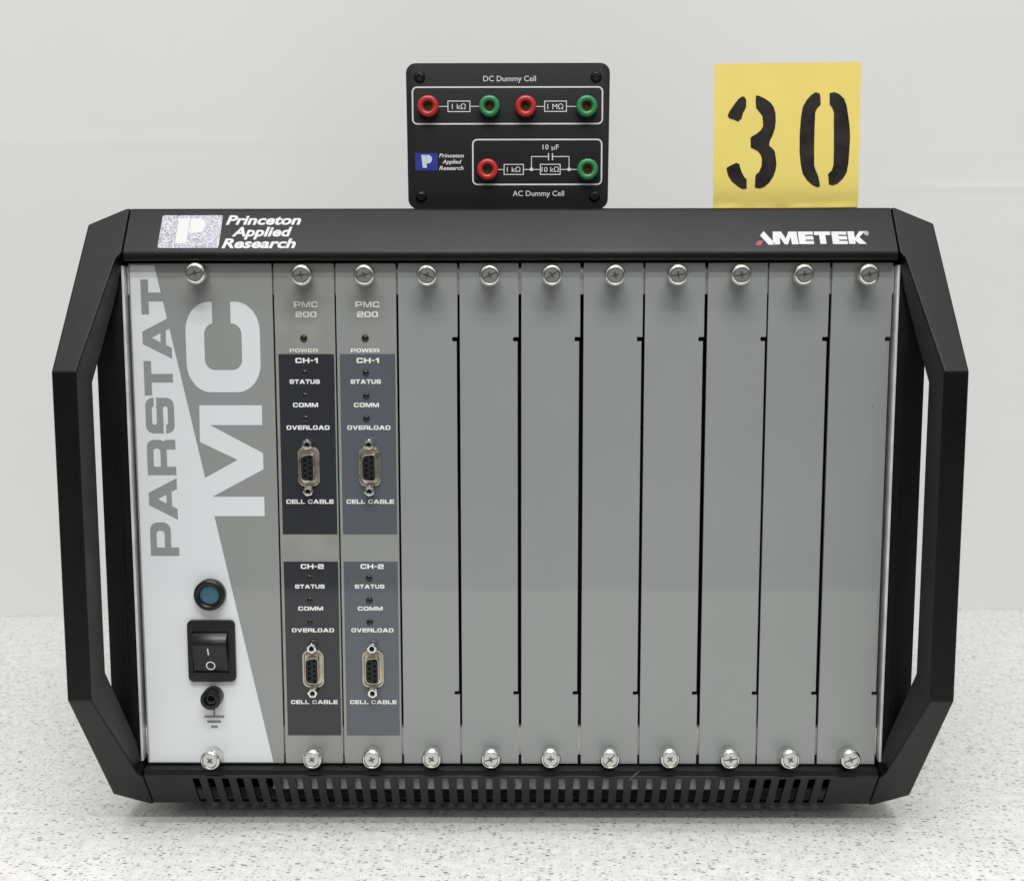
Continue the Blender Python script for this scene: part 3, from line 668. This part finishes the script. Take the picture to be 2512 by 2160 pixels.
# ================================================================== yellow number card
YC = 24.0
card = empty("number_card", P3(147.5, YC, 165), "yellow paper square stencilled with a black 30, standing on top of the instrument", "number card")
bm = bmesh.new()
def cpt(u, v):     # u 0..1 across, v 0..1 up
    xl = 109.0 - .4 * v; xr = 186.7 - .5 * v
    x = xl + (xr - xl) * u; zb = 165.3 + 0.6 * u; zt = 241.0 + .8 * u
    z = zb + (zt - zb) * v
    y = YC + 2.2 * v + 1.1 * math.sin(math.pi * u) * (1 - .5 * v) + (1 - math.exp(-v * 14)) * 1.0 * (-1)
    y -= .7 * math.exp(-(v / .022) ** 2) * (.5 + .5 * math.sin(u * 7.5 + .6) * math.sin(u * 17)) + .8 * math.exp(-(v / .03) ** 2) * max(0, u - .72)
    return x, y, z
NU, NV = 36, 44
g0, g1 = [], []
for j in range(NV + 1):
    a, b = [], []
    for i in range(NU + 1):
        x, y, z = cpt(i / NU, (j / NV) ** 1.35)
        a.append(bm.verts.new(P3(x, y, z))); b.append(bm.verts.new(P3(x, y + .25, z)))
    g0.append(a); g1.append(b)
for j in range(NV):
    for i in range(NU):
        bm.faces.new([g0[j][i], g0[j][i + 1], g0[j + 1][i + 1], g0[j + 1][i]]); bm.faces.new([g1[j][i], g1[j + 1][i], g1[j + 1][i + 1], g1[j][i + 1]])
for i in range(NU):
    bm.faces.new([g0[0][i], g1[0][i], g1[0][i + 1], g0[0][i + 1]]); bm.faces.new([g0[NV][i], g0[NV][i + 1], g1[NV][i + 1], g1[NV][i]])
for j in range(NV):
    bm.faces.new([g0[j][0], g0[j + 1][0], g1[j + 1][0], g1[j][0]]); bm.faces.new([g0[j][NU], g1[j][NU], g1[j + 1][NU], g0[j + 1][NU]])
# folded-back gummed strip that lets it stand
st = []
for i in range(NU + 1):
    u = i / NU; x, y, z = cpt(u, 0)
    st.append([bm.verts.new(P3(x, y + .3, z)), bm.verts.new(P3(x, y + 5, 165.3)), bm.verts.new(P3(x, y + 19, 165.15)), bm.verts.new(P3(x, y + 19, 165.4)), bm.verts.new(P3(x, y + 5, 165.6)), bm.verts.new(P3(x, y + .4, z + .5))])
for A, B in zip(st, st[1:]):
    for k in range(6):
        bm.faces.new([A[k], B[k], B[(k + 1) % 6], A[(k + 1) % 6]])
bm.faces.new(st[0]); bm.faces.new(st[-1])
finish("sheet", bm, 'card', card, smooth=50)
def z3(x, y):   # position inside the sheet: measured on a 1565 x 1555 grid
    yy = (1660 - y) / 1560; xl = 125 + 22 * yy; xr = 1670 + 43 * yy
    return (x - xl) / (xr - xl), yy
def on_card(u, v, d):
    x, y, z = cpt(u, v); return P3(x, y - .18, z)
shapes = [
 [(285,655),(305,610),(350,545),(400,480),(440,452),(465,455),(485,490),(484,560),(468,600),(448,630),(432,695),(418,698),(400,722),(350,700),(300,685)],
 [(590,442),(620,446),(690,480),(745,520),(780,570),(798,635),(800,720),(790,800),(765,875),(735,930),(728,985),(760,1010),(788,1045),(798,1110),(806,1175),(798,1240),(775,1310),(730,1380),(680,1425),(630,1444),(590,1440),(573,1428),(578,1330),(582,1300),(620,1265),(645,1205),(650,1130),(635,1075),(605,1040),(560,1015),(530,1000),(528,900),(545,882),(600,850),(645,810),(665,770),(658,665),(625,620),(590,575),(585,500)],
 [(270,1220),(300,1200),(375,1165),(410,1180),(412,1205),(430,1260),(460,1320),(487,1345),(485,1445),(440,1450),(390,1420),(330,1370),(290,1310),(275,1260)],
 [(1225,415),(1270,430),(1278,470),(1280,550),(1240,590),(1222,630),(1215,760),(1208,1000),(1208,1200),(1225,1260),(1248,1310),(1262,1380),(1268,1430),(1240,1438),(1190,1415),(1130,1360),(1085,1290),(1065,1190),(1052,1050),(1055,860),(1070,680),(1090,570),(1130,500),(1180,445)],
 [(1375,428),(1430,418),(1480,440),(1530,490),(1555,560),(1570,660),(1585,780),(1590,900),(1580,1050),(1570,1180),(1552,1280),(1510,1350),(1450,1405),(1400,1420),(1362,1408),(1358,1330),(1352,1300),(1395,1255),(1412,1200),(1418,1000),(1418,800),(1420,630),(1400,580),(1375,550)],
]
bm = bmesh.new()
for sh in shapes:
    q = [z3(*p) for p in sh]
    # fine grid lines so that the ink follows the curve of the sheet
    ops = [(1, q)]
    vs = [Vector(p) for p in q]; n = len(vs); ed = [(i, (i + 1) % n) for i in range(n)]
    x0, x1 = min(p[0] for p in q), max(p[0] for p in q); y0, y1 = min(p[1] for p in q), max(p[1] for p in q)
    for a in range(1, 9):
        for b in range(1, 25):
            c = (x0 + (x1 - x0) * a / 9, y0 + (y1 - y0) * b / 25)
            if inside(c, q): vs.append(Vector(c))
    ov, oe, of, *_ = delaunay_2d_cdt(vs, ed, [], 0, 1e-6)
    nv = [bm.verts.new(on_card(p[0], p[1], 0)) for p in ov]
    for t_ in of:
        c = (sum(ov[i][0] for i in t_) / 3, sum(ov[i][1] for i in t_) / 3)
        if inside(c, q): bm.faces.new([nv[i] for i in t_])
    for v_ in [v_ for v_ in nv if not v_.link_faces]: bm.verts.remove(v_)
finish("stencilled_number", bm, 'ink', card, smooth=50)

# ================================================================== a fibre caught on the bottom rail
cu = bpy.data.curves.new("fibre", 'CURVE'); cu.dimensions = '3D'; cu.bevel_depth = .00007; cu.bevel_resolution = 1
sp = cu.splines.new('POLY'); pts = []
for i in range(9):
    t_ = i / 8; pts.append((70.2 - 5.0 * t_ - .7 * math.sin(3 * t_), -6.3 - .2 * math.sin(t_ * 3), -138.3 - 5.2 * t_))
sp.points.add(len(pts) - 1)
for q, p in zip(sp.points, pts): q.co = (*P3(*p), 1)
o = bpy.data.objects.new("fibre", cu); COL.objects.link(o); dg = bpy.context.evaluated_depsgraph_get(); me = bpy.data.meshes.new_from_object(o.evaluated_get(dg)); bpy.data.objects.remove(o)
me.materials.clear(); me.materials.append(M['fibre'])
o = bpy.data.objects.new("loose_fibre", me); COL.objects.link(o)
o['label'] = "thin pale fibre caught on the black slotted bottom rail"; o['category'] = "fibre"
